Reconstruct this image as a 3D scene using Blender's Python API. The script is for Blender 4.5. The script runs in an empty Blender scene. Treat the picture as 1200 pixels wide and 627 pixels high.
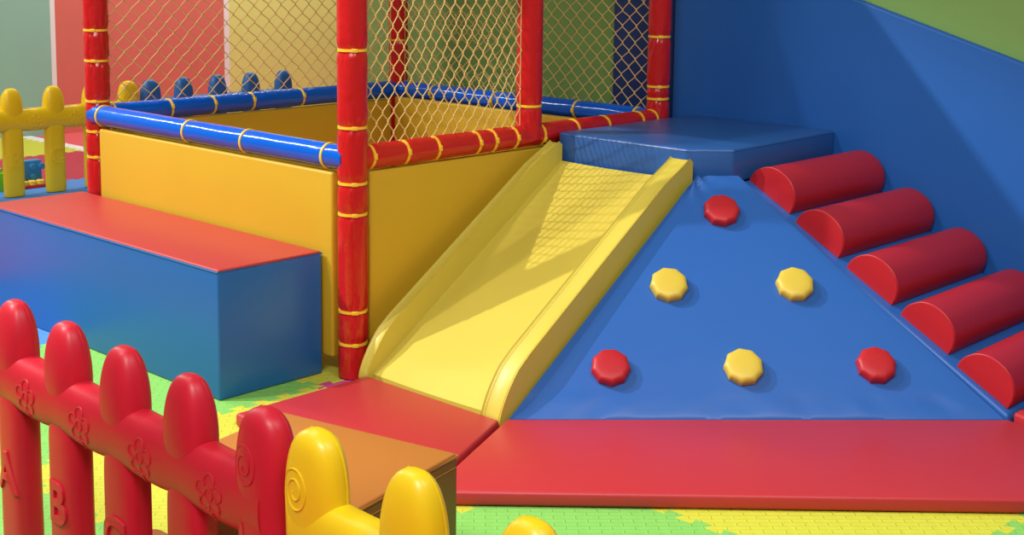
import bpy, bmesh, math, random
from mathutils import Vector, Matrix, noise
random.seed(7)
PI = math.pi
S = bpy.context.scene
C = S.collection

# ------------------------------------------------------------------ materials
def srgb(r, g, b):
    def f(c):
        c /= 255.0
        return c/12.92 if c <= 0.04045 else ((c+0.055)/1.055)**2.4
    return (f(r), f(g), f(b), 1.0)

def mat(name, col, rough=0.4, bump=0.0, bscale=60.0, spec=0.5, coat=0.0, wrinkle=0.0, wscale=6.0, var=0.04):
    m = bpy.data.materials.new(name); m.use_nodes = True
    nt = m.node_tree; N = nt.nodes; L = nt.links
    b = N['Principled BSDF']
    b.inputs['Roughness'].default_value = rough
    b.inputs['Specular IOR Level'].default_value = spec
    b.inputs['Coat Weight'].default_value = coat
    b.inputs['Coat Roughness'].default_value = 0.12
    tc = N.new('ShaderNodeTexCoord')
    # faint uneven dye in the vinyl
    n0 = N.new('ShaderNodeTexNoise'); n0.inputs['Scale'].default_value = 3.0; n0.inputs['Detail'].default_value = 4
    L.new(tc.outputs['Object'], n0.inputs['Vector'])
    mx = N.new('ShaderNodeMix'); mx.data_type = 'RGBA'
    c = col
    mx.inputs['A'].default_value = (c[0]*(1-var), c[1]*(1-var), c[2]*(1-var), 1)
    mx.inputs['B'].default_value = (min(1, c[0]*(1+var)), min(1, c[1]*(1+var)), min(1, c[2]*(1+var)), 1)
    L.new(n0.outputs['Fac'], mx.inputs['Factor'])
    L.new(mx.outputs['Result'], b.inputs['Base Color'])
    last = None
    if wrinkle > 0:
        n1 = N.new('ShaderNodeTexNoise'); n1.inputs['Scale'].default_value = wscale; n1.inputs['Detail'].default_value = 3
        n1.inputs['Distortion'].default_value = 0.6
        L.new(tc.outputs['Object'], n1.inputs['Vector'])
        bp = N.new('ShaderNodeBump'); bp.inputs['Strength'].default_value = wrinkle; bp.inputs['Distance'].default_value = 0.02
        L.new(n1.outputs['Fac'], bp.inputs['Height']); last = bp
    if bump > 0:
        n2 = N.new('ShaderNodeTexNoise'); n2.inputs['Scale'].default_value = bscale*10; n2.inputs['Detail'].default_value = 2
        L.new(tc.outputs['Object'], n2.inputs['Vector'])
        bp = N.new('ShaderNodeBump'); bp.inputs['Strength'].default_value = bump; bp.inputs['Distance'].default_value = 0.001
        L.new(n2.outputs['Fac'], bp.inputs['Height'])
        if last: L.new(last.outputs['Normal'], bp.inputs['Normal'])
        last = bp
    if last: L.new(last.outputs['Normal'], b.inputs['Normal'])
    return m

def eva(name, col):
    """foam tile: embossed short dashes laid like basket work"""
    m = mat(name, col, rough=0.62, spec=0.25, var=0.03)
    nt = m.node_tree; N = nt.nodes; L = nt.links; b = N['Principled BSDF']
    tc = N.new('ShaderNodeTexCoord')
    mp = N.new('ShaderNodeMapping'); mp.inputs['Rotation'].default_value = (0, 0, PI/4)
    L.new(tc.outputs['Object'], mp.inputs['Vector'])
    br = N.new('ShaderNodeTexBrick'); br.inputs['Scale'].default_value = 1.0
    br.inputs['Brick Width'].default_value = 0.056; br.inputs['Row Height'].default_value = 0.021
    br.inputs['Mortar Size'].default_value = 0.0028; br.inputs['Mortar Smooth'].default_value = 0.6
    br.offset = 0.5
    L.new(mp.outputs['Vector'], br.inputs['Vector'])
    vo = N.new('ShaderNodeTexVoronoi'); vo.inputs['Scale'].default_value = 22
    vo.inputs['Randomness'].default_value = 0.25
    L.new(mp.outputs['Vector'], vo.inputs['Vector'])
    ad = N.new('ShaderNodeMath'); ad.operation = 'ADD'
    mu = N.new('ShaderNodeMath'); mu.operation = 'MULTIPLY'; mu.inputs[1].default_value = -0.9
    L.new(vo.outputs['Distance'], mu.inputs[0])
    L.new(br.outputs['Fac'], ad.inputs[0]); L.new(mu.outputs[0], ad.inputs[1])
    bp = N.new('ShaderNodeBump'); bp.inputs['Strength'].default_value = 0.6; bp.inputs['Distance'].default_value = 0.003
    L.new(ad.outputs[0], bp.inputs['Height'])
    L.new(bp.outputs['Normal'], b.inputs['Normal'])
    return m

M = {}
M['red_mat']   = mat('red mat vinyl', srgb(182, 46, 53), 0.42, 0.10, 60, 0.45, wrinkle=0.03, wscale=5)
M['red_roll']  = mat('red roll vinyl', srgb(180, 30, 38), 0.45, 0.10, 60, 0.4, wrinkle=0.04, wscale=7)
M['red_tube']  = mat('red tube vinyl', srgb(194, 26, 28), 0.22, 0.0, 60, 0.5, wrinkle=0.22, wscale=16)
M['red_top']   = mat('red bench vinyl', srgb(176, 56, 50), 0.42, 0.10, 60, 0.45, wrinkle=0.03, wscale=4)
M['yel_slide'] = mat('yellow slide vinyl', srgb(207, 187, 74), 0.40, 0.10, 60, 0.45, wrinkle=0.05, wscale=7)
M['yel_pad']   = mat('yellow pad vinyl', srgb(202, 162, 38), 0.45, 0.10, 60, 0.4, wrinkle=0.05, wscale=4)
M['yel_hold']  = mat('yellow hold vinyl', srgb(212, 184, 66), 0.40, 0.10, 60, 0.45)
M['blue_face'] = mat('blue ramp vinyl', srgb(40, 94, 172), 0.40, 0.10, 60, 0.5, wrinkle=0.06, wscale=5)
M['blue_deck'] = mat('blue platform vinyl', srgb(44, 92, 160), 0.36, 0.10, 60, 0.5, wrinkle=0.05, wscale=5)
M['blue_wall'] = mat('blue wall pad vinyl', srgb(32, 90, 166), 0.45, 0.08, 60, 0.28, wrinkle=0.02, wscale=3)
M['shaded_blue_wall'] = mat('shade-darkened blue wall pad vinyl', srgb(26, 52, 112), 0.5, 0.08, 60, 0.4)  # blue made darker: shade behind the net is partly put into this colour
M['blue_bench']= mat('blue bench vinyl', srgb(30, 97, 168), 0.36, 0.08, 60, 0.5, wrinkle=0.02, wscale=3)
M['blue_tube'] = mat('blue tube vinyl', srgb(4, 88, 200), 0.14, 0.0, 60, 0.55, wrinkle=0.05, wscale=20)
M['tie']       = mat('yellow cable tie nylon', srgb(244, 196, 52), 0.38)
M['net']       = mat('tan net cord', srgb(216, 182, 112), 0.75, spec=0.2)
M['canopy']    = mat('sheer canopy cloth', srgb(60, 50, 60), 0.8, spec=0.1)
M['canopy'].node_tree.nodes['Principled BSDF'].inputs['Alpha'].default_value = 0.85
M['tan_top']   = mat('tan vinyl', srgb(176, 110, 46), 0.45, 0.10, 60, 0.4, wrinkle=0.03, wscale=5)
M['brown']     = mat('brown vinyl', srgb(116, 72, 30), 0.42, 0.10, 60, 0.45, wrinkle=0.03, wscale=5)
M['fence_red'] = mat('red moulded plastic', srgb(194, 26, 46), 0.42, 0.05, 40, 0.4)
M['fence_yel'] = mat('yellow moulded plastic', srgb(236, 200, 22), 0.36, 0.05, 40, 0.45)
M['fence_blue']= mat('blue moulded plastic', srgb(44, 106, 172), 0.40, 0.05, 40, 0.45)
M['brick_blue']= mat('blue toy plastic', srgb(50, 140, 205), 0.35)
M['brick_green']= mat('green toy plastic', srgb(120, 205, 20), 0.35)
M['brick_red'] = mat('red toy plastic', srgb(205, 40, 35), 0.35)
M['brick_yel'] = mat('yellow toy plastic', srgb(240, 205, 60), 0.35)
M['orange_toy']= mat('orange toy plastic', srgb(236, 140, 62), 0.35)
M['p_teal']    = mat('teal wall paint', srgb(140, 182, 162), 0.7, spec=0.2)
M['p_red']     = mat('terracotta wall paint', srgb(206, 108, 94), 0.7, spec=0.2)
M['p_yel']     = mat('straw wall paint', srgb(214, 214, 122), 0.7, spec=0.2)
M['p_green']   = mat('leaf green wall paint', srgb(124, 162, 90), 0.7, spec=0.2)
M['p_white']   = mat('white wall trim', srgb(226, 222, 216), 0.6, spec=0.2)
M['f_pink']    = mat('pink red floor', srgb(222, 96, 100), 0.5, spec=0.3)
M['e_green']   = eva('green foam tile', srgb(130, 194, 92))
M['e_yellow']  = eva('yellow foam tile', srgb(200, 200, 64))
M['e_blue']    = eva('blue foam tile', srgb(80, 140, 210))
M['e_purple']  = eva('magenta foam tile', srgb(196, 70, 130))
M['e_red']     = eva('red foam tile', srgb(186, 62, 78))

# ------------------------------------------------------------------ helpers
def obj(name, bm, material, parent=None, smooth=True, angle=40):
    me = bpy.data.meshes.new(name)
    bmesh.ops.recalc_face_normals(bm, faces=bm.faces)
    bm.to_mesh(me); bm.free()
    if smooth:
        for p in me.polygons: p.use_smooth = True
        try: me.set_sharp_from_angle(angle=math.radians(angle))
        except Exception: pass
    mats = material if isinstance(material, (list, tuple)) else [material]
    for m in mats: me.materials.append(m)
    o = bpy.data.objects.new(name, me); C.objects.link(o)
    if parent is not None: o.parent = parent
    return o

def flat_cheeks(o, ax):
    for p in o.data.polygons:
        if abs(p.normal[ax]) > 0.985: p.use_smooth = False

def thing(name, label, cat, loc=(0, 0, 0), rotz=0.0, group=None):
    o = bpy.data.objects.new(name, None); C.objects.link(o)
    o.empty_display_size = 0.1
    o.location = loc; o.rotation_euler = (0, 0, rotz)
    o['label'] = label; o['category'] = cat
    if group: o['group'] = group
    return o

def tag(o, label, cat, group=None):
    o['label'] = label; o['category'] = cat
    if group: o['group'] = group
    return o

def struct(o):
    o['kind'] = 'structure'; return o

def rbox(x0, x1, y0, y1, z0, z1, r=0.01, seg=3, bm=None):
    b = bmesh.new()
    bmesh.ops.create_cube(b, size=1.0)
    for v in b.verts:
        v.co = Vector((x0 if v.co.x < 0 else x1, y0 if v.co.y < 0 else y1, z0 if v.co.z < 0 else z1))
    if r > 0:
        bmesh.ops.bevel(b, geom=b.edges[:], offset=r, segments=seg, profile=0.5, affect='EDGES')
    return b

def prism(poly, z0, z1, r=0.0, seg=3, mtx=None):
    """poly: list of (x,y) counter-clockwise, z0/z1 numbers or per-vertex lists"""
    b = bmesh.new(); n = len(poly)
    zz0 = z0 if isinstance(z0, (list, tuple)) else [z0]*n
    zz1 = z1 if isinstance(z1, (list, tuple)) else [z1]*n
    lo = [b.verts.new((p[0], p[1], zz0[i])) for i, p in enumerate(poly)]
    hi = [b.verts.new((p[0], p[1], zz1[i])) for i, p in enumerate(poly)]
    b.faces.new(hi); b.faces.new(lo[::-1])
    for i in range(n):
        j = (i+1) % n
        b.faces.new((lo[i], lo[j], hi[j], hi[i]))
    if r > 0:
        bmesh.ops.bevel(b, geom=b.edges[:], offset=r, segments=seg, profile=0.5, affect='EDGES')
    if mtx is not None: bmesh.ops.transform(b, matrix=mtx, verts=b.verts[:])
    return b

def add_rings(b, rings, cap=True, closed=False):
    vs = [[b.verts.new(p) for p in ring] for ring in rings]
    n = len(vs[0]); m = len(vs)
    for i in range(m if closed else m-1):
        A = vs[i]; B = vs[(i+1) % m]
        for k in range(n):
            l = (k+1) % n
            b.faces.new((A[k], A[l], B[l], B[k]))
    if cap and not closed:
        b.faces.new(vs[0][::-1]); b.faces.new(vs[-1])

def frame_of(d):
    d = d.normalized()
    a = Vector((0, 0, 1)) if abs(d.z) < 0.9 else Vector((1, 0, 0))
    u = d.cross(a).normalized(); v = d.cross(u).normalized()
    return u, v

def add_tube(b, pts, r, n=8, closed=False, cap=True):
    pts = [Vector(p) for p in pts]; rings = []
    m = len(pts); u = None
    for i, p in enumerate(pts):
        if closed: d = pts[(i+1) % m] - pts[i-1]
        else: d = pts[min(i+1, m-1)] - pts[max(i-1, 0)]
        d.normalize()
        if u is None: u, v = frame_of(d)
        else:
            u = (u - d*u.dot(d)).normalized(); v = d.cross(u)
        rr = r[i] if isinstance(r, (list, tuple)) else r
        rings.append([p + u*(rr*math.cos(2*PI*k/n)) + v*(rr*math.sin(2*PI*k/n)) for k in range(n)])
    add_rings(b, rings, cap, closed)

def bm_tube(pts, r, n=8, closed=False):
    b = bmesh.new(); add_tube(b, pts, r, n, closed); return b

# ------------------------------------------------------------------ camera (measured from the place's own right angles)
cam_d = bpy.data.cameras.new('camera'); cam = bpy.data.objects.new('camera', cam_d); C.objects.link(cam)
Fpx = 1601.69
cam_d.sensor_fit = 'HORIZONTAL'; cam_d.sensor_width = 36.0
cam_d.lens = Fpx/1200*36.0
cam_d.shift_y = -(313.5-162.91)/1200.0
yaw, pit, roll = 0.756, 0.137, 0.0126
fw = Vector((math.cos(pit)*math.cos(yaw), math.cos(pit)*math.sin(yaw), -math.sin(pit)))
r0 = Vector((math.sin(yaw), -math.cos(yaw), 0)); u0 = r0.cross(fw)
rr = math.cos(roll)*r0 + math.sin(roll)*u0; uu = -math.sin(roll)*r0 + math.cos(roll)*u0
cam.matrix_world = Matrix(((rr.x, uu.x, -fw.x, -2.794), (rr.y, uu.y, -fw.y, -3.334), (rr.z, uu.z, -fw.z, 1.385), (0, 0, 0, 1)))
cam_d.clip_start = 0.05
S.camera = cam

# ------------------------------------------------------------------ setting
b = bmesh.new()
for p in ((-5, -5), (8, -5), (8, 6.05), (-5, 6.05)): b.verts.new((p[0], p[1], -0.014))
b.faces.new(b.verts[:]); r = bmesh.ops.extrude_face_region(b, geom=b.faces[:])
for v in [g for g in r['geom'] if isinstance(g, bmesh.types.BMVert)]: v.co.z = -0.08
struct(obj('floor', b, M['f_pink'], smooth=False))
struct(obj('trim_1', rbox(1.76, 2.0, 2.4, 6.03, -0.014, -0.002, 0.001, 1), M['p_white']))

# left-back wall painted in broad bands with narrow white strips between
b = bmesh.new()
bands = [(-5.0, 2.194, 0), (2.194, 2.232, 1), (2.232, 3.715, 2), (3.715, 3.765, 1), (3.765, 8.0, 3)]
for x0, x1, k in bands:
    q = rbox(x0, x1, 6.05, 6.2, -0.08, 3.4, 0, 0)
    for f in q.faces: f.material_index = k
    me = bpy.data.meshes.new('tmp'); q.to_mesh(me); q.free(); b.from_mesh(me); bpy.data.meshes.remove(me)
me = bpy.data.meshes.new('wall_back')
b.to_mesh(me); b.free()
for k in ('p_teal', 'p_white', 'p_red', 'p_yel'): me.materials.append(M[k])
wb = bpy.data.objects.new('wall_back', me); C.objects.link(wb); struct(wb)
struct(obj('wall_right', rbox(1.80, 1.92, -5.0, 2.25, -0.08, 3.4, 0.0, 0), M['p_green'], smooth=False))

# padded panels on the green wall; the big one is cut to follow the stairs
def yzslab(poly, x0, x1, r):
    mt = Matrix(((0, 0, 1, 0), (1, 0, 0, 0), (0, 1, 0, 0), (0, 0, 0, 1)))   # (a,b,c)->(c,a,b)
    return prism(poly, x0, x1, r, 3, mt)
def ztop(y): return 1.221 + 0.306*(y+0.784)
o = obj('wall_crash_mat', yzslab([(-3.2, 0.03), (0.05, 0.03), (0.05, ztop(0.05)), (-3.2, ztop(-3.2))], 1.757, 1.799, 0.008), M['blue_wall'])
tag(o, 'large blue padded wall mat with slanted top beside the red roll stairs', 'wall mat')
o = obj('wall_crash_mat', yzslab([(0.056, 0.03), (0.38, 0.03), (0.38, 2.3), (0.056, 2.3)], 1.770, 1.799, 0.006), M['shaded_blue_wall'])
tag(o, 'narrow blue padded wall mat, coloured darker for shade, behind the net at the corner post', 'wall mat')

# ------------------------------------------------------------------ interlocking foam floor tiles
T = 1.02; X0 = -0.15; Y0 = 0.0
NT, TD = 12, 0.014
def tile(i, j, mk, label):
    g = bmesh.new(); d = TD; p = T/NT
    xa, ya = X0+i*T, Y0+j*T; xb, yb = xa+T, ya+T
    def quad(pts): g.faces.new([g.verts.new((q[0], q[1], 0.0)) for q in pts])
    quad([(xa+d, ya+d), (xb-d, ya+d), (xb-d, yb-d), (xa+d, yb-d)])
    quad([(xa-d, ya-d), (xa+d, ya-d), (xa+d, ya+d), (xa-d, ya+d)])
    # dovetail teeth: the tile below/left of an edge owns the wide-headed ones, its neighbour fills the gaps
    for k in range(NT):
        a = k*p
        t = (0.24, 0.14, 0.74, 0.64)
        own = lambda c: [c + a + t[0]*p, c + a + t[1]*p, c + a + t[2]*p, c + a + t[3]*p]
        q = own(xa); quad([(q[0], yb-d), (q[3], yb-d), (q[2], yb+d), (q[1], yb+d)])
        q = own(ya); quad([(xb-d, q[3]), (xb-d, q[0]), (xb+d, q[1]), (xb+d, q[2])])
        l = lambda c: [max(c+d, c + a + (t[2]-1)*p), c + a + t[1]*p, c + a + t[0]*p, max(c+d, c + a + (t[3]-1)*p)]
        q = l(xa); quad([(q[3], ya-d), (q[2], ya-d), (q[1], ya+d), (q[0], ya+d)])
        q = l(ya); quad([(xa-d, q[2]), (xa-d, q[3]), (xa+d, q[0]), (xa+d, q[1])])
    a = T - p
    for ax in (0, 1):
        c = (xa, ya)[ax]; q0, q1, q2, q3 = c + a + t[2]*p, c + T - d, c + T - d, c + a + t[3]*p
        if ax == 0: quad([(q3, ya-d), (q2, ya-d), (q1, ya+d), (q0, ya+d)])
        else: quad([(xa-d, q2), (xa-d, q3), (xa+d, q0), (xa+d, q1)])
    bmesh.ops.recalc_face_normals(g, faces=g.faces)
    for f in g.faces:
        if f.normal.z < 0: f.normal_flip()
    r = bmesh.ops.extrude_face_region(g, geom=g.faces[:])
    for v in [q for q in r['geom'] if isinstance(q, bmesh.types.BMVert)]: v.co.z = -0.0135
    o = obj('foam_floor_tile', g, M[mk], smooth=False)
    tag(o, label, 'foam tile', 'interlocking foam floor tiles')
tile(-1, -2, 'e_green',  'green foam floor tile in front of the brown block and red mat')
tile(0, -2, 'e_yellow',  'yellow foam floor tile in front of the long red mat')
tile(0, -3, 'e_green',   'green foam floor tile at the bottom right corner of the photo')
tile(-1, -1, 'e_yellow', 'yellow foam floor tile under the red mat corner near the brown block')
tile(-1, 0, 'e_green',   'green foam floor tile along the front of the blue bench')
tile(-1, 1, 'e_blue',    'blue foam floor tile at the far left end of the bench')
tile(0, 0, 'e_yellow',   'yellow foam floor tile under the red corner post and bench end')
tile(0, -1, 'e_purple',  'magenta foam floor tile showing one tooth beside the red mat near the corner post')
tile(-2, -1, 'e_green',  'green foam floor tile behind the lettered red fence pickets')
tile(-2, 0, 'e_yellow',  'yellow foam floor tile glimpsed left of the first red picket')
tile(1, 4, 'e_red',      'dark red foam floor tile behind the yellow fence and toy bricks')
tile(1, 3, 'e_blue',     'blue foam floor tile under the blue toy brick by the yellow fence')
tile(1, 5, 'e_yellow',   'yellow foam floor tile farthest back near the teal wall')
tile(0, 3, 'e_blue',     'blue foam floor tile under the lime green toy brick at the left edge')

# ------------------------------------------------------------------ ball pit frame
W, D, HR, HT = 1.596, 1.563, 0.72, 2.02
RP, RL = 0.0485, 0.040
pit_o = thing('ball_pit_frame', 'ball pit frame of red and blue padded tubes with tan netting', 'play frame', (0, 0, 0))

def ring_tie(b, c, axis, r, w=0.0042):
    """a narrow strap round a tube, with the square lock of the tie"""
    axis = Vector(axis).normalized(); u, v = frame_of(axis); c = Vector(c)
    n = 28; rings = []
    for k in range(n):
        a = 2*PI*k/n; d = u*math.cos(a) + v*math.sin(a)
        rings.append([c + d*(r+0.0036) + axis*w, c + d*(r+0.0036) - axis*w, c + d*(r-0.002) - axis*w, c + d*(r-0.002) + axis*w])
    add_rings(b, rings, False, True)
def tie_obj(c, axis, r, parent, lockdir):
    b = bmesh.new(); ring_tie(b, c, axis, r)
    a = Vector(axis).normalized(); d = Vector(lockdir); d = (d - a*d.dot(a)).normalized(); t = a.cross(d)
    q = rbox(-0.010, 0.010, -0.006, 0.006, -0.001, 0.008, 0.002, 2)
    mt = Matrix(((t.x, a.x, d.x, 0), (t.y, a.y, d.y, 0), (t.z, a.z, d.z, 0), (0, 0, 0, 1)))
    mt.translation = Vector(c) + d*r
    bmesh.ops.transform(q, matrix=mt, verts=q.verts[:])
    me = bpy.data.meshes.new('tmp'); q.to_mesh(me); q.free(); b.from_mesh(me); bpy.data.meshes.remove(me)
    return obj('cable_tie', b, M['tie'], parent)

def padded_tube(p, q, r, ties, seed, pleat=1.0, seg=0.007, nn=72):
    """foam tube sheathed in vinyl, gathered into pleats where a tie pulls it in"""
    p = Vector(p); q = Vector(q); L = (q-p).length; d = (q-p)/L; u, v = frame_of(d)
    m = int(L/seg)+1; rings = []
    for i in range(m+1):
        s = L*i/m; ring = []
        pinch = 0.0; fold = 0.0
        for t in ties:
            e = abs(s-t)
            pinch = max(pinch, math.exp(-(e/0.016)**2))
            fold = max(fold, math.exp(-(e/0.052)**2))
        for k in range(nn):
            a = 2*PI*k/nn
            wv = noise.noise(Vector((math.cos(a)+seed, math.sin(a), s*14)))
            f = -(1-abs(math.sin(a*4+seed*1.7+wv*1.3)))**2.2*0.75 - (1-abs(math.sin(a*2.5-seed+wv)))**3*0.5 + 0.16
            w = noise.noise(Vector((math.cos(a)*1.6+seed*3.1, math.sin(a)*1.6, s*9)))*0.018
            R = r*(1 - 0.115*pinch*pleat + 0.150*fold*f*pleat*(1-0.75*pinch) + w)
            ring.append(p + d*s + u*(R*math.cos(a)) + v*(R*math.sin(a)))
        rings.append(ring)
    b = bmesh.new(); add_rings(b, rings, True); return b

def post(x, y, ties, seed, r=RP, lock=(-1, -1, 0), z0=0.004):
    o = obj('post', padded_tube((x, y, z0), (x, y, HT+0.05), r, [t-z0 for t in ties], seed), M['red_tube'], pit_o, angle=75)
    for t in ties: tie_obj((x, y, t), (0, 0, 1), r*0.905, o, lock)
    return o
post(0, 0, [1.068, 0.822, 0.642, 0.542, 0.223, 0.115, 1.32, 1.7], 1.0, lock=(-0.6, -1, 0))
post(0, D, [1.055, 0.935, 0.775, 0.655, 0.553, 0.2, 1.4], 2.3)
post(W, 0, [1.052, 0.852, 0.803, 1.4, 0.2], 3.9, r=0.046)
post(W, D, [0.955, 1.3, 0.2], 5.2, r=0.046)
MX = 0.83
o = obj('post', padded_tube((MX, 0, HR-0.01), (MX, 0, HT), 0.047, [0.12, 0.7], 6.1), M['red_tube'], pit_o, angle=75)
tie_obj((MX, 0, HR+0.11), (0, 0, 1), 0.0430, o, (1, 1, 0)); tie_obj((MX, 0, HR+0.69), (0, 0, 1), 0.0430, o, (1, 1, 0))

def rail(p, q, ties, mk, seed, r=RL, lock=(-1, -1, 0.5), pleat=0.7):
    p = Vector(p); q = Vector(q); d = (q-p).normalized()
    o = obj('rail', padded_tube(p, q, r, ties, seed, pleat), M[mk], pit_o, angle=75)
    for t in ties: tie_obj(p + d*t, d, r*(1-0.095*pleat), o, lock)
    return o
# lower rails
rail((-0.012, 0, HR), (-0.012, D, HR), [0.096, 0.537, 0.891, 1.49], 'blue_tube', 11.0, pleat=0.12, r=0.041, lock=(1, 0, -0.6))
rail((0, D, HR), (W, D, HR), [0.06, 0.32, 0.53, 0.73, 1.0, 1.35], 'blue_tube', 12.4, lock=(0.3, -1, 0.3))
rail((W, 0, HR), (W, D, HR), [0.1, 0.42, 0.9, 1.3, 1.46], 'blue_tube', 13.2, lock=(-1, 0.4, 0))
rail((0, 0, HR), (MX, 0, HR+0.0), [0.062, 0.211, 0.35, 0.545, 0.625, 0.735], 'red_tube', 14.0, r=0.041, lock=(0.2, -1, 0.1))
rail((MX, 0, HR), (W, 0, HR), [0.05, 0.24, 0.42, 0.63, 0.72], 'red_tube', 15.5, r=0.041, lock=(0, -1, -0.4))
# upper rails above the picture
for p, q, mk in (((0, 0, HT), (0, D, HT), 'red_tube'), ((0, D, HT), (W, D, HT), 'red_tube'), ((W, 0, HT), (W, D, HT), 'red_tube'), ((0, 0, HT), (W, 0, HT), 'red_tube')):
    rail(p, q, [0.3, 0.8, 1.3], mk, 20+p[0]+q[1])

def net(O, U, V, w, h, cw, ch, rad, seed, kn):
    """knotted diamond netting: each cord zigzags and meets its neighbours at the knots"""
    O = Vector(O); U = Vector(U); V = Vector(V); Nn = U.cross(V)
    b = bmesh.new(); nc = max(2, round(w/cw)); cw = w/nc; rows = int(h/(ch/2))
    rnd = random.Random(seed)
    jit = {}
    def node(i2, j):
        # i2 in half cells; only nodes with (i2+j) even exist
        key = (i2, j)
        if key not in jit:
            e = 0.06 if 0 < i2 < 2*nc else 0
            sag = 0.012*math.sin(PI*i2/(2*nc))
            jit[key] = O + U*((i2 + rnd.uniform(-e, e)*1.2)*cw/2) + V*(max(0.0, j*ch/2 + (rnd.uniform(-.04, .04)*ch if j > 0 else 0))) + Nn*(sag*math.sin(j*0.35) + rnd.uniform(-.002, .002))
        return jit[key]
    for s in range(2*nc):
        # cord between columns s and s+1
        pts = []
        for j in range(rows+1):
            i2 = s if (s + j) % 2 == 0 else s+1
            P = node(i2, j)
            k = ch*kn
            if j > 0: pts.append(P - V*k)
            if j < rows: pts.append(P + V*(k if j > 0 else 0))
        add_tube(b, pts, rad, 5)
    for (i2, j), P in jit.items():      # knots
        add_tube(b, [P - V*rad*2.6, P - V*rad, P + V*rad, P + V*rad*2.6], [rad*0.8, rad*1.75, rad*1.75, rad*0.8], 5)
    add_tube(b, [O + U*(w*k/20) for k in range(21)], rad*0.9, 5)
    for c in (0.0, w):
        add_tube(b, [O + U*c + V*(h*k/12) for k in range(13)], rad*0.9, 5)
    return obj('net', b, M['net'], pit_o, angle=80)
HN = HT-HR-0.05
net((0.052, 0, HR+0.034), (1, 0, 0), (0, 0, 1), MX-0.10, HN, 0.048, 0.070, 0.0020, 1, 0.065)
net((0.052, D, HR+0.030), (1, 0, 0), (0, 0, 1), W-0.10, HN, 0.076, 0.070, 0.0022, 2, 0.035)
net((W, 0.052, HR+0.030), (0, 1, 0), (0, 0, 1), D-0.10, HN, 0.069, 0.067, 0.0020, 3, 0.04)
# cloth roof over the pit
b = bmesh.new(); n = 16; g = []
for i in range(n+1):
    row = []
    for j in range(n+1):
        x = -0.05 + (W+0.1)*i/n; y = -0.05 + (D+0.1)*j/n
        s = math.sin(PI*i/n)*math.sin(PI*j/n)
        row.append(b.verts.new((x, y, HT+0.045 - 0.10*s)))
    g.append(row)
for i in range(n):
    for j in range(n): b.faces.new((g[i][j], g[i+1][j], g[i+1][j+1], g[i][j+1]))
bmesh.ops.solidify(b, geom=b.faces[:], thickness=0.004)
obj('canopy', b, M['canopy'], pit_o)

# pads that close the pit below the rails
def pad(x0, x1, y0, y1, z0, z1, label):
    b = rbox(x0, x1, y0, y1, z0, z1, 0.009, 3)
    o = obj('padding_panel', b, M['yel_pad']); tag(o, label, 'padding panel', 'yellow pads around the ball pit'); return o
pad(-0.040, -0.004, 0.056, 1.492, 0.058, 0.672, 'bright yellow pad standing behind the red topped bench')
pad(0.058, W-0.06, -0.016, 0.020, 0.030, 0.674, 'shaded yellow pad between the red corner post and the slide')
pad(0.06, W-0.06, D-0.022, D+0.014, 0.030, 0.676, 'dim yellow pad inside the pit under the left back blue rail')
pad(W-0.079, W-0.046, 0.06, D-0.06, 0.030, 0.692, 'yellow pad inside the pit under the right back blue rail')

# ------------------------------------------------------------------ bench
bn = thing('padded_bench', 'long padded bench with red top and blue sides beside the pit', 'bench', (-0.24, 0.85, 0))
def rel(b, o):
    bmesh.ops.translate(b, vec=-Vector(o.location), verts=b.verts[:]); return b
b = rbox(-0.4543, -0.0525, 0.0931, 1.6045, 0.0, 0.402, 0.007, 3)
obj('body', rel(b, bn), M['blue_bench'], bn)
b = rbox(-0.4520, -0.0548, 0.0955, 1.602, 0.394, 0.4115, 0.0055, 3)
obj('top_cover', rel(b, bn), M['red_top'], bn)
b = bmesh.new()
z = 0.4035; cx0, cx1, cy0, cy1 = -0.4535, -0.0532, 0.0940, 1.6035
add_tube(b, [(cx0, cy0, z), (cx1, cy0, z), (cx1, cy1, z), (cx0, cy1, z)], 0.0035, 6, True)
obj('piping', rel(b, bn), M['blue_bench'], bn)

# ------------------------------------------------------------------ corner platform
def sub(poly, k): return poly
PT = [(0.958, -0.62), (1.109, -0.713), (1.752, -0.713), (1.752, -0.046), (0.958, -0.046)]
PT = PT  # counter-clockwise seen from above
pf = thing('corner_platform', 'blue padded corner platform at the top of slide and stairs', 'platform', (1.35, -0.4, 0))
b = prism([(0.928, -0.634), (1.045, -0.746), (1.752, -0.716), (1.752, -0.058), (0.928, -0.058)], 0.612, 0.730, 0.010, 3)
bmesh.ops.subdivide_edges(b, edges=[], cuts=1)
obj('deck', rel(b, pf), M['blue_deck'], pf)
b = prism([(0.932, -0.625), (1.05, -0.735), (1.750, -0.705), (1.750, -0.058), (0.932, -0.058)], 0.0, 0.611, 0.006, 2)
obj('base', rel(b, pf), M['blue_deck'], pf)
b = bmesh.new()
add_tube(b, [(0.9285, -0.065, 0.7225), (0.9285, -0.634, 0.7225), (1.045, -0.7455, 0.7225), (1.745, -0.7162, 0.7225)], 0.0018, 6)
obj('piping', rel(b, pf), M['blue_deck'], pf)

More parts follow.
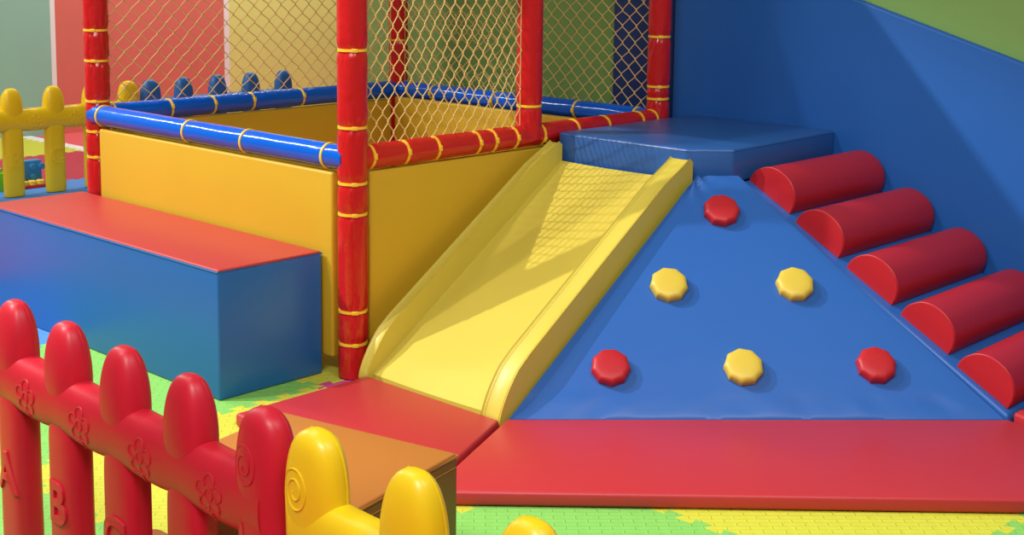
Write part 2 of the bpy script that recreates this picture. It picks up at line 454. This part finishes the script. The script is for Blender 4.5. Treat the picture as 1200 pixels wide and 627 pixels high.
# ------------------------------------------------------------------ slide
def yo(x): return -0.054 - 0.036*(0.90-x)/0.92           # the slide stands a degree or two askew
def zs(x): return 0.042 + 0.632*(x+0.02)             # chute surface
sl = thing('slide', 'yellow padded slide running down from the platform', 'slide', (0.4, -0.35, 0))
b = bmesh.new(); n = 24; m = 12; g = []
for i in range(n+1):
    x = -0.022 + 0.932*i/n; row = []
    for j in range(m+1):
        y = -0.035 - 0.51*j/m + yo(x)
        sg = 0.004*math.sin(PI*j/m)
        row.append(b.verts.new((x, y, zs(x) - sg)))
    g.append(row)
for i in range(n):
    for j in range(m): b.faces.new((g[i][j], g[i+1][j], g[i+1][j+1], g[i][j+1]))
r = bmesh.ops.extrude_face_region(b, geom=b.faces[:])
for v in [q for q in r['geom'] if isinstance(q, bmesh.types.BMVert)]: v.co.z = 0.0
obj('chute', rel(b, sl), M['yel_slide'], sl)
def side_rail(y0, y1, h, x_lo):
    """long bolster with a rounded foot, seen from the side in the x-z plane"""
    dx, dz = 0.8518, 0.5239; nx, nz = -dz, dx
    top = 0.908
    A = Vector((x_lo, 0.0)); prof = []
    # underside along the floor, back edge at the platform, then down the top line, then the rounded foot
    ztop_ = zs(top) + h/dx - 0.02
    prof.append((top, 0.02)); prof.append((top, ztop_-0.012)); prof.append((top-0.012, ztop_-0.004))
    for t in range(1, 24):
        s = t/24
        x = top-0.012 + (x_lo+0.085 - top+0.012)*s
        prof.append((x, zs(x) + h/dx - 0.02*max(0, 1-s*6) + 0.0))
    # foot: arc from the top line to the floor
    xs = x_lo+0.085; zz = zs(xs)+h/dx
    for t in range(1, 11):
        a = t/10
        P0 = Vector((xs, zz)); P1 = Vector((x_lo+0.008, zs(x_lo)+h*0.86)); P2 = Vector((x_lo-0.012, 0.03))
        P = P0*(1-a)**2 + P1*2*a*(1-a) + P2*a*a
        prof.append((P.x, P.y))
    prof.append((x_lo+0.0, 0.004)); prof.append((x_lo+0.1, 0.003)); prof.append((top, 0.003))
    prof = prof[1:] if False else prof
    b = bmesh.new(); e = 0.007
    def ringof(y, inset):
        out = []
        cx = sum(p[0] for p in prof)/len(prof); cz = sum(p[1] for p in prof)/len(prof)
        N_ = len(prof)
        for k, p in enumerate(prof):
            a = Vector(prof[(k+1) % N_]) - Vector(prof[k-1]); a.normalize()
            nrm = Vector((a.y, -a.x))
            q = Vector(p) - nrm*inset*(-1)
            out.append(Vector((q.x, y + yo(p[0]), q.y)))
        return out
    rings = []
    for y, ins in ((y0, e), (y0-0.0022, e*0.45), (y0-0.0065, 0.0), (y1+0.0065, 0.0), (y1+0.0022, e*0.45), (y1, e)):
        rings.append(ringof(y, -ins if False else ins))
    add_rings(b, rings, True)
    bmesh.ops.triangulate(b, faces=[f for f in b.faces if len(f.verts) > 4])
    return b, prof
for y0, y1, h in ((0.008, -0.036, 0.078), (-0.540, -0.618, 0.080)):
    b, prof = side_rail(y0, y1, h, -0.030)
    sr = obj('side_rail', rel(b, sl), M['yel_slide'], sl, angle=50); flat_cheeks(sr, 1)
    b = bmesh.new()
    for yy in (y0-0.009, y1+0.012):
        pts = [(p[0]-0.0006, yy + yo(p[0]), p[1]-0.0002) for p in prof[2:-3]]
        add_tube(b, pts, 0.0016, 5)
    obj('seam', rel(b, sl), M['yel_slide'], sr)

# ------------------------------------------------------------------ climbing ramp with six holds
cr = thing('climbing_ramp', 'sloping blue climbing ramp with round holds between slide and stairs', 'climbing ramp', (0.7, -0.9, 0))
nf = Vector((-0.474, -0.474, 0.742)); P0 = Vector((-0.03, -0.706, 0.04))
TL, TR = Vector((0.912, -0.690, 0.645)), Vector((1.012, -0.788, 0.648))
BL, BR = Vector((-0.026, -0.700, 0.040)), Vector((1.014, -1.742, 0.040))
BL = Vector((-0.016, -0.716, 0.038))
b = bmesh.new(); n = 72; m = 72; g = []
for i in range(n+1):
    s = i/n; row = []
    A = BL.lerp(TL, s); B = BR.lerp(TR, s)
    for j in range(m+1):
        t = j/m; P = A.lerp(B, t)
        puff = 0.010*math.sin(PI*min(1, max(0, t)))**0.5*math.sin(PI*s)**0.5
        wr = 0.0
        if s > 0.80:
            q = math.atan2(1.02-s, t*0.35+0.02); dd = math.hypot(1.0-s, t*0.3)
            wr += 0.007*math.sin(q*15)*math.exp(-(dd/0.11)**2)*min(1, dd/0.03)
        if s < 0.10: wr += 0.006*noise.noise(Vector((t*16, s*5, 2.0)))*math.sin(PI*s/0.10)*(1.0 if t < 0.25 or t > 0.85 else 0.45)
        row.append(b.verts.new(P + nf*(puff + wr)))
    g.append(row)
for i in range(n):
    for j in range(m): b.faces.new((g[i][j], g[i][j+1], g[i+1][j+1], g[i+1][j]))
r = bmesh.ops.extrude_face_region(b, geom=b.faces[:])
for v in [q for q in r['geom'] if isinstance(q, bmesh.types.BMVert)]: v.co.z = 0.0
obj('wedge', rel(b, cr), M['blue_face'], cr)
ux = Vector((1, -1, 0)).normalized(); ux = (ux - nf*ux.dot(nf)).normalized(); uy = nf.cross(ux)
from mathutils.bvhtree import BVHTree
bpy.context.view_layer.update()
wedge = [o for o in cr.children if o.name.startswith('wedge')][0]
bvh = BVHTree.FromPolygons([cr.location + v.co for v in wedge.data.vertices], [tuple(p.vertices) for p in wedge.data.polygons])
def hold(cen, col, ang, seed):
    """stuffed vinyl button: the cover is gathered into nine pleats round its rim"""
    c = Vector(cen)
    hit = bvh.ray_cast(c + nf*0.2, -nf)[0]
    c = hit - nf*0.002
    rnd = random.Random(seed); b = bmesh.new(); NS = 72; K = 9
    prof = [(0.0, 0.037), (0.25, 0.037), (0.5, 0.0365), (0.74, 0.0350), (0.88, 0.0325), (0.955, 0.0285), (0.99, 0.023), (1.0, 0.015), (0.99, 0.007), (0.97, 0.0)]
    rings = []
    for q, (rr_, hh) in enumerate(prof):
        if q == 0: continue
        ring = []
        for k in range(NS):
            a = 2*PI*k/NS; ph = (a*K/(2*PI) + ang) % 1.0
            d = abs(ph-0.5)*2            # 1 at a pleat, 0 mid flat
            poly = math.cos(PI/K)/math.cos((ph-0.5)*2*PI/K)
            R = 0.0595*rr_*(1 + (poly-1)*min(1, rr_*1.05))
            R *= 1 + 0.035*rr_**3*max(0, d-0.75)/0.25
            H = hh - 0.0035*rr_**4*max(0, d-0.8)/0.2
            ring.append(c + ux*(R*math.cos(a)) + uy*(R*math.sin(a)) + nf*H)
        rings.append(ring)
    add_rings(b, rings[::-1], True)
    o = obj('climbing_hold', rel(b, cr), M[col], cr, angle=60)
    return o
h1 = hold((0.872, -0.819, 0.54), 'red_roll', 0.1, 1); h1['label'] = 'red climbing hold at the top of the ramp'
h2 = hold((0.579, -0.833, 0.345), 'yel_hold', 0.4, 2); h2['label'] = 'yellow climbing hold, left of the middle row'
h3 = hold((0.861, -1.110, 0.347), 'yel_hold', 0.7, 3); h3['label'] = 'yellow climbing hold, right of the middle row'
h4 = hold((0.283, -0.847, 0.149), 'red_roll', 0.2, 4); h4['label'] = 'red climbing hold, left of the bottom row'
h5 = hold((0.566, -1.126, 0.149), 'yel_hold', 0.55, 5); h5['label'] = 'yellow climbing hold, middle of the bottom row'
h6 = hold((0.855, -1.404, 0.154), 'red_roll', 0.85, 6); h6['label'] = 'red climbing hold, right of the bottom row'

# ------------------------------------------------------------------ stairs made of half-round rolls on a slope
st = thing('roll_stairs', 'blue sloped stairs with five red half round steps by the wall', 'stairs', (1.4, -1.2, 0))
SXR = 1.754
def zst(y): return 0.624 + 0.578*(y+0.742)
b = bmesh.new()
# the left edge follows the ramp's edge; it stands a finger above the ramp's cover
pts = [(-0.751, 1.074), (-1.745, 1.040)]
y0, xl0 = pts[0]; y1, xl1 = pts[1]
top = [(xl0, y0, zst(y0)), (SXR, y0, zst(y0)), (SXR, y1, zst(y1)), (xl1, y1, zst(y1))]
v = [b.verts.new(p) for p in top]; w = [b.verts.new((p[0], p[1], 0.0)) for p in top]
b.faces.new(v); b.faces.new(w[::-1])
for k in range(4): b.faces.new((w[k], w[(k+1) % 4], v[(k+1) % 4], v[k]))
bmesh.ops.bevel(b, geom=b.edges[:], offset=0.012, segments=4, profile=0.5, affect='EDGES')
obj('slope', rel(b, st), M['blue_face'], st)
dS = Vector((0, -1.025, -0.586)).normalized(); nS = Vector((0, -0.586, 1.025)).normalized()
rolls = [((1.136, -0.752), (1.113, -0.926)), ((1.106, -0.960), (1.104, -1.118)), ((1.092, -1.166), (1.097, -1.317)), ((1.086, -1.366), (1.087, -1.518)), ((1.064, -1.574), (1.068, -1.717))]
for (xa, ya), (xb, yb) in rolls:
    yc = (ya+yb)/2; x0 = (xa+xb)/2 + 0.002; x1 = 1.750
    cen = Vector((0, yc, zst(yc)+0.002)); half = 0.0965
    prof = []
    NA = 22
    for k in range(NA+1):
        a = PI*k/NA
        ca, sa = math.cos(a), math.sin(a)
        prof.append((half*(-1 if ca < 0 else 1)*abs(ca)**0.92, 0.097*abs(sa)**0.92))
    prof = [(-half+0.004, -0.001)] + prof[::-1] + [(half-0.004, -0.001)]
    rings = []
    for x, k in ((x0, 0.975), (x0+0.002, 0.99), (x0+0.006, 1.0), (x0+0.010, 1.0), (x1-0.02, 1.0), (x1-0.006, 0.99), (x1, 0.95)):
        rings.append([Vector((x, 0, 0)) + cen + dS*(p[0]*k) + nS*(p[1]*k if p[1] > 0 else p[1]) for p in prof])
    b = bmesh.new(); add_rings(b, rings, True)
    o = obj('roll', rel(b, st), M['red_roll'], st, angle=50); flat_cheeks(o, 0)
    b = bmesh.new()
    pts = [Vector((x0+0.004, 0, 0)) + cen + dS*(p[0]*0.993) + nS*(p[1]*0.993) for p in prof[2:-2]]
    add_tube(b, pts, 0.0022, 5); obj('seam', rel(b, st), M['red_roll'], o)

# ------------------------------------------------------------------ red landing mats
def flatmat(poly, z1, label, r=0.010):
    b = prism(poly, 0.002, z1, r, 3)
    o = obj('landing_mat', b, M['red_mat']); tag(o, label, 'mat', 'red landing mats'); return o
flatmat([(-0.555, -0.930), (-0.047, -0.709), (-0.047, -0.124), (-0.555, -0.128)], 0.042, 'red landing mat at the foot of the yellow slide')
# front mat: a little wavy along its free edge
E1 = Vector((-0.550, -0.944)); E2 = Vector((0.80, -2.388))
flatmat([(-0.550, -0.944), (0.80, -2.390), (1.022, -1.752), (-0.025, -0.7155)], 0.042, 'long red landing mat in front of the climbing ramp')
flatmat([(0.835, -2.340), (1.752, -2.340), (1.752, -1.752), (1.052, -1.752)], 0.055, 'red landing mat at the foot of the stairs, only a corner showing')

# ------------------------------------------------------------------ brown block
ang = math.atan2(0.475, -0.103) - PI/2
fb = thing('foam_block', 'tan topped brown padded block between fence and red mats', 'block', (-0.792, -1.297, 0), ang)
# local +y runs along the far edge, local -x towards the fence
ws, ln, hz = 0.36, 0.497, 0.300
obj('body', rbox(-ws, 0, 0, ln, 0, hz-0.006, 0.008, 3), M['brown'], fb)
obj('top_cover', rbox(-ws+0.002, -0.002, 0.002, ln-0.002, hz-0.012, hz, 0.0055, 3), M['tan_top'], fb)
b = bmesh.new(); z = hz-0.007
add_tube(b, [(-ws, 0, z), (0, 0, z), (0, ln, z), (-ws, ln, z)], 0.0032, 6, True)
obj('piping', b, M['tan_top'], fb)
b = bmesh.new(); add_tube(b, [(-ws+0.01, -0.0006, z-0.022), (-0.01, -0.0006, z-0.022)], 0.0012, 5)
obj('seam', b, M['tan_top'], fb)

# ------------------------------------------------------------------ moulded plastic fences
HW, HTK = 0.0605, 0.034           # half width, half thickness of a picket head
def picket_profile(end):
    if end:
        return [(0.02, 0.062, 0.030), (0.10, 0.062, 0.030), (0.25, 0.062, 0.031), (0.36, 0.064, 0.036), (0.42, 0.064, 0.039), (0.48, 0.065, 0.040), (0.52, 0.063, 0.039), (0.55, 0.058, 0.036), (0.572, 0.050, 0.032), (0.587, 0.039, 0.026), (0.597, 0.024, 0.017), (0.602, 0.009, 0.007)]
    return [(0.335+0.0, 0.061, 0.029)] 
def lens(w, t, n=32, e=2.6, seam=True):
    pts = []
    for k in range(n):
        a = 2*PI*k/n; c, s = math.cos(a), math.sin(a)
        x = w*(1 if c > 0 else -1)*abs(c)**(2/e); y = t*(1 if s > 0 else -1)*abs(s)**(2/e)
        if seam and y > t*0.30: x *= 0.95      # the rear half shell is a touch smaller: a parting line shows
        pts.append((x, y))
    return pts
def loft_z(b, prof, cx, e=2.5, n=36):
    rings = [[Vector((cx + p[0], p[1], z)) for p in lens(w, t, n, e)] for z, w, t in prof]
    add_rings(b, rings, True)
def smooth_prof(ctrl, m=4):
    out = []
    for i in range(len(ctrl)-1):
        for k in range(m):
            u = k/m; a = ctrl[max(i-1, 0)]; p = ctrl[i]; q = ctrl[i+1]; d = ctrl[min(i+2, len(ctrl)-1)]
            out.append(tuple(0.5*(2*p[c] + (q[c]-a[c])*u + (2*a[c]-5*p[c]+4*q[c]-d[c])*u*u + (3*p[c]-a[c]-3*q[c]+d[c])*u**3) for c in range(3)))
    out.append(ctrl[-1]); return out
def egg_prof(z0, z1, w, t):
    out = []; zc = z0 + (z1-z0)*0.42
    for k in range(1, 36):
        a = -PI/2 + PI*k/36
        z = zc + (z1-zc if a > 0 else zc-z0)*math.sin(a)
        q = abs(math.cos(a))**(0.74 if a > 0 else 0.60)
        out.append((z, max(0.003, w*q), max(0.003, t*q)))
    return out
RZ, RH, RT = 0.423, 0.064, 0.041        # rail centre height, half height, half thickness

def letter_mesh(ch, size):
    cu = bpy.data.curves.new('glyph', 'FONT'); cu.body = ch; cu.size = size; cu.align_x = 'CENTER'
    cu.extrude = 0.0036; cu.bevel_depth = 0.0014; cu.bevel_resolution = 1; cu.offset = 0.0026
    o = bpy.data.objects.new('glyph', cu); C.objects.link(o)
    dg = bpy.context.evaluated_depsgraph_get()
    me = bpy.data.meshes.new_from_object(o.evaluated_get(dg))
    bpy.data.objects.remove(o); bpy.data.curves.remove(cu)
    return me
GL = {}
def fence(label, mk, loc, rotz, xs, ends, letters, group, right_over, label_extra=None):
    """xs: picket places along the local x axis; front faces local -y"""
    root = thing('play_fence', label, 'fence', loc, rotz, group)
    m_ = M[mk]
    x_lo, x_hi = min(xs), max(xs)
    # rail, swelling a little at each picket
    b = bmesh.new(); rings = []; x0 = x_lo-0.03; x1 = x_hi+0.03; nn = int((x1-x0)/0.008)
    for i in range(nn+1):
        x = x0 + (x1-x0)*i/nn
        near = max(math.exp(-((x-p)/0.055)**2) for p in xs)
        hh = RH*(1 - 0.02*near) ; tt = RT*(1-0.02*near)
        ring = []
        for k in range(32):
            a = 2*PI*k/32; c, s = math.cos(a), math.sin(a)
            y = tt*(1 if c > 0 else -1)*abs(c)**0.72; z = hh*(1 if s > 0 else -1)*abs(s)**0.9
            ring.append(Vector((x, y, RZ + 0.006*near + z)))
        rings.append(ring)
    add_rings(b, rings, True); rl = obj('rail', b, m_, root, angle=60)
    for i, x in enumerate(xs):
        b = bmesh.new()
        if ends[i]:
            loft_z(b, smooth_prof(picket_profile(True), 4), x, 2.6)
            ep = [q for q in smooth_prof(picket_profile(True), 4) if q[1] > 0.02]
            add_tube(b, [(x + q[1]*0.975, q[2]*0.33, q[0]) for q in ep] + [(x - q[1]*0.975, q[2]*0.33, q[0]) for q in ep[::-1]], 0.0017, 6)
        else:
            loft_z(b, egg_prof(0.400, 0.603, HW, 0.0405), x, 2.8)
            ep = [q for q in egg_prof(0.400, 0.603, HW, 0.0405) if q[0] > 0.455 and q[1] > 0.022]
            add_tube(b, [(x + q[1]*0.975, q[2]*0.33, q[0]) for q in ep] + [(x - q[1]*0.975, q[2]*0.33, q[0]) for q in ep[::-1]], 0.0017, 6)
            low = [(0.010, 0.054, 0.030), (0.02, 0.0575, 0.0335), (0.20, 0.0575, 0.0335), (0.30, 0.0577, 0.0335), (0.35, 0.0565, 0.0335), (0.372, 0.053, 0.033), (0.392, 0.044, 0.030), (0.40, 0.022, 0.026)]
            loft_z(b, smooth_prof(low, 4), x, 3.2)
        pk = obj('picket', b, m_, root, angle=35)
        b = bmesh.new()
        if ends[i]:
            # raised scroll whose tail runs down the post
            sgn = -1
            pts = []
            for k in range(64):
                a = 4.1*PI*k/63; R = 0.006 + 0.026*(k/63)
                pts.append((x - 0.010 + R*math.cos(a+PI)*1.15, 0, 0.500 + R*1.35*math.sin(a+PI)))
            last = pts[-1]
            for k in range(1, 16):
                u = k/15
                pts.append((last[0] + 0.044*math.sin(u*PI*0.5) - 0.026*u*u, 0, last[2] - 0.23*u))
            def ys(px, pz):
                pr_ = smooth_prof(picket_profile(True), 4)
                w, t = 0.062, 0.031
                for q in range(len(pr_)-1):
                    if pr_[q][0] <= pz <= pr_[q+1][0]:
                        f = (pz-pr_[q][0])/(pr_[q+1][0]-pr_[q][0]+1e-9)
                        w = pr_[q][1]*(1-f) + pr_[q+1][1]*f; t = pr_[q][2]*(1-f) + pr_[q+1][2]*f
                return -t*max(0.0, 1-min(1, abs(px-x)/w)**2.4)**(1/2.4)
            add_tube(b, [(p[0], ys(p[0], p[2]), p[2]) for p in pts], 0.0022, 6)
            obj('embossed_scroll', b, m_, pk)
        else:
            ch = letters[i]
            if ch:
                if ch not in GL: GL[ch] = letter_mesh(ch, 0.125)
                b.from_mesh(GL[ch])
                zt = 0.172
                for v_ in b.verts:
                    px, pz, py = v_.co.x, v_.co.y, v_.co.z
                    v_.co = Vector((x + px*1.0, -0.0335*max(0.0, 1-min(1, abs(px)/0.0575)**3.2)**(1/3.2) - py, zt + pz))
                obj('embossed_letter', b, m_, pk)
    # flowers raised on the rail between the pickets
    for i in range(len(xs)-1):
        if xs[i+1]-xs[i] < 0.18: continue
        fx = (xs[i]+xs[i+1])/2; b = bmesh.new(); fz = RZ-0.006
        def onrail(px, pz):
            q = min(0.98, abs(pz-RZ)/RH)
            return Vector((px, -RT*(1-q**(2/0.9))**(0.72/2), pz))
        for k in range(5):
            a0 = PI/2 + 2*PI*k/5
            c = Vector((fx + 0.0265*math.cos(a0), 0, fz + 0.0245*math.sin(a0)))
            add_tube(b, [onrail(c.x + 0.0155*math.cos(a0 + t), c.z + 0.0140*math.sin(a0 + t)) for t in [(-0.72 + 1.44*q/12)*PI for q in range(13)]], 0.0021, 6)
        add_tube(b, [onrail(fx + 0.0115*math.cos(2*PI*q/16), fz + 0.0115*math.sin(2*PI*q/16)) for q in range(16)], 0.0021, 6, True)
        add_tube(b, [onrail(fx + 0.004*math.sin(q*0.8), fz - 0.036 - 0.0035*q) for q in range(5)], 0.0024, 6)
        obj('embossed_flower', b, m_, rl)
    return root

# front fence, seen from outside: its face looks along -x in the room
dirv = Vector((-0.034, -0.968)).normalized(); rz = math.atan2(dirv.y, dirv.x)
fo = Vector((-1.397, -0.507)) - Vector((0, 0))
def s_of(y): return abs(y + 0.507)/abs(dirv.y)
fence('red plastic picket fence with embossed letters in the left foreground', 'fence_red', (-1.397, -0.507, 0), rz,
      [s_of(-0.507), s_of(-0.750), s_of(-0.989), s_of(-1.231), s_of(-1.475)], [0, 0, 0, 0, 1], ['A', 'B', 'C', 'D', ''], 'plastic picket fence sections', True)
fence('yellow plastic picket fence section in the foreground beside the brown block', 'fence_yel', (-1.397, -0.507, 0), rz,
      [s_of(-1.622), s_of(-1.868), s_of(-2.118), s_of(-2.362), s_of(-2.606)], [1, 0, 0, 0, 0], ['', 'A', 'B', 'C', 'D'], 'plastic picket fence sections', True)
fence('yellow plastic picket fence left of the ball pit with letters B and C', 'fence_yel', (0.494, 3.78, 0), 0.0,
      [0, 0.246, 0.494, 0.735, 0.969], [0, 0, 0, 0, 1], ['A', 'B', 'C', 'D', ''], 'plastic picket fence sections', True)
fence('blue plastic picket fence seen through the net behind the ball pit', 'fence_blue', (1.612, 3.78, 0), 0.0,
      [0, 0.228, 0.472, 0.722, 0.976], [1, 0, 0, 0, 0], ['', 'A', 'B', 'C', 'D'], 'plastic picket fence sections', True)

# ------------------------------------------------------------------ toy bricks behind the yellow fence
def toy_brick(label, loc, size, mk, studs, axis, stud_mk=None, hexa=True):
    t = thing('toy_brick', label, 'toy brick', loc, 0, 'toy bricks by the yellow fence')
    sx, sy, sz = size
    obj('body', rbox(-sx/2, sx/2, -sy/2, sy/2, 0, sz, 0.004, 2), M[mk], t)
    for (a, c) in studs:
        b = bmesh.new(); n = 8 if hexa else 24; r = 0.019
        if axis == 'y':
            rings = [[Vector((a + q*math.cos(2*PI*k/n+.4), y, c + q*math.sin(2*PI*k/n+.4))) for k in range(n)] for y, q in ((-sy/2+0.002, r), (-sy/2-0.014, r), (-sy/2-0.017, r*0.8))]
        else:
            rings = [[Vector((a + q*math.cos(2*PI*k/n), c + q*math.sin(2*PI*k/n), z)) for k in range(n)] for z, q in ((sz-0.002, r*1.2), (sz+0.02, r*1.2), (sz+0.024, r))]
        add_rings(b, rings, True); obj('stud', b, M[stud_mk or mk], t)
    return t
toy_brick('red toy brick with yellow studs lying lowest behind the yellow fence', (0.945, 4.02, 0.0), (0.22, 0.14, 0.020), 'brick_red', [(-0.05, -0.045), (0.0, -0.045), (0.05, -0.045)], 'z', 'brick_yel', False)
toy_brick('blue toy brick with two studs facing out behind the yellow fence', (0.975, 4.06, 0.021), (0.125, 0.06, 0.128), 'brick_blue', [(0.002, 0.092), (0.005, 0.034), (0.058, 0.092)], 'y')
toy_brick('lime green toy brick at the left edge behind the yellow fence', (0.735, 4.02, 0.0), (0.12, 0.10, 0.105), 'brick_green', [(-0.03, 0.0), (0.03, 0.0)], 'z', None, False)
# rounded orange toy behind the red fence
b = rbox(-1.350, -1.272, -1.06, -0.868, 0.001, 0.158, 0.030, 5)
tag(obj('toy_block', b, M['orange_toy']), 'small rounded orange toy on the floor behind the red fence', 'toy')

# ------------------------------------------------------------------ light
wd = bpy.data.worlds.new('world'); S.world = wd; wd.use_nodes = True
bg = wd.node_tree.nodes['Background']; bg.inputs['Color'].default_value = (0.96, 0.98, 1.0, 1); bg.inputs['Strength'].default_value = 0.13
def aim(o, target):
    o.rotation_euler = (Vector(target)-o.location).to_track_quat('-Z', 'Y').to_euler()
def spot(loc, target, power, rad, size=1.2, blend=0.6, col=(1, 0.97, 0.92)):
    l = bpy.data.lights.new('hall_spot', 'SPOT'); l.energy = power; l.shadow_soft_size = rad; l.spot_size = size; l.spot_blend = blend; l.color = col
    o = bpy.data.objects.new('hall_spot', l); C.objects.link(o); o.location = loc; aim(o, target); return o
def area(loc, target, power, sx, sy, col=(1, 0.98, 0.95)):
    l = bpy.data.lights.new('ceiling_and_fill_light', 'AREA'); l.shape = 'RECTANGLE'; l.size = sx; l.size_y = sy; l.energy = power; l.color = col
    o = bpy.data.objects.new('ceiling_and_fill_light', l); C.objects.link(o); o.location = loc; aim(o, target); return o
spot((-6.5, 5.9, 8.7), (0.2, 0.0, 0.2), 4500, 0.10, 0.33, 0.35)
spot((-4.6, 2.2, 7.6), (0.2, -0.3, 0.2), 800, 0.12, 0.42, 0.4)
area((-1.6, 1.0, 4.0), (-1.6, 1.0, 0), 50, 2.6, 0.5)
area((-3.0, -2.3, 3.2), (-1.5, -1.5, 0.4), 95, 1.4, 0.5)  # added fill that lifts the foreground fence
area((-0.8, -3.2, 3.2), (1.75, -0.5, 0.8), 48, 1.4, 0.5)  # added fill aimed at the blue wall mat
area((3.6, 4.4, 3.4), (3.6, 6.05, 0.6), 105, 2.6, 0.4)  # added fill behind the green partition, brightens only the painted back wall
area((-1.15, 4.4, 3.4), (-1.15, 4.4, 0), 130, 0.08, 2.8)

S.view_settings.view_transform = 'Standard'
S.view_settings.look = 'None'
S.view_settings.exposure = 0.0
S.view_settings.gamma = 1.0
S.view_settings.use_curve_mapping = False
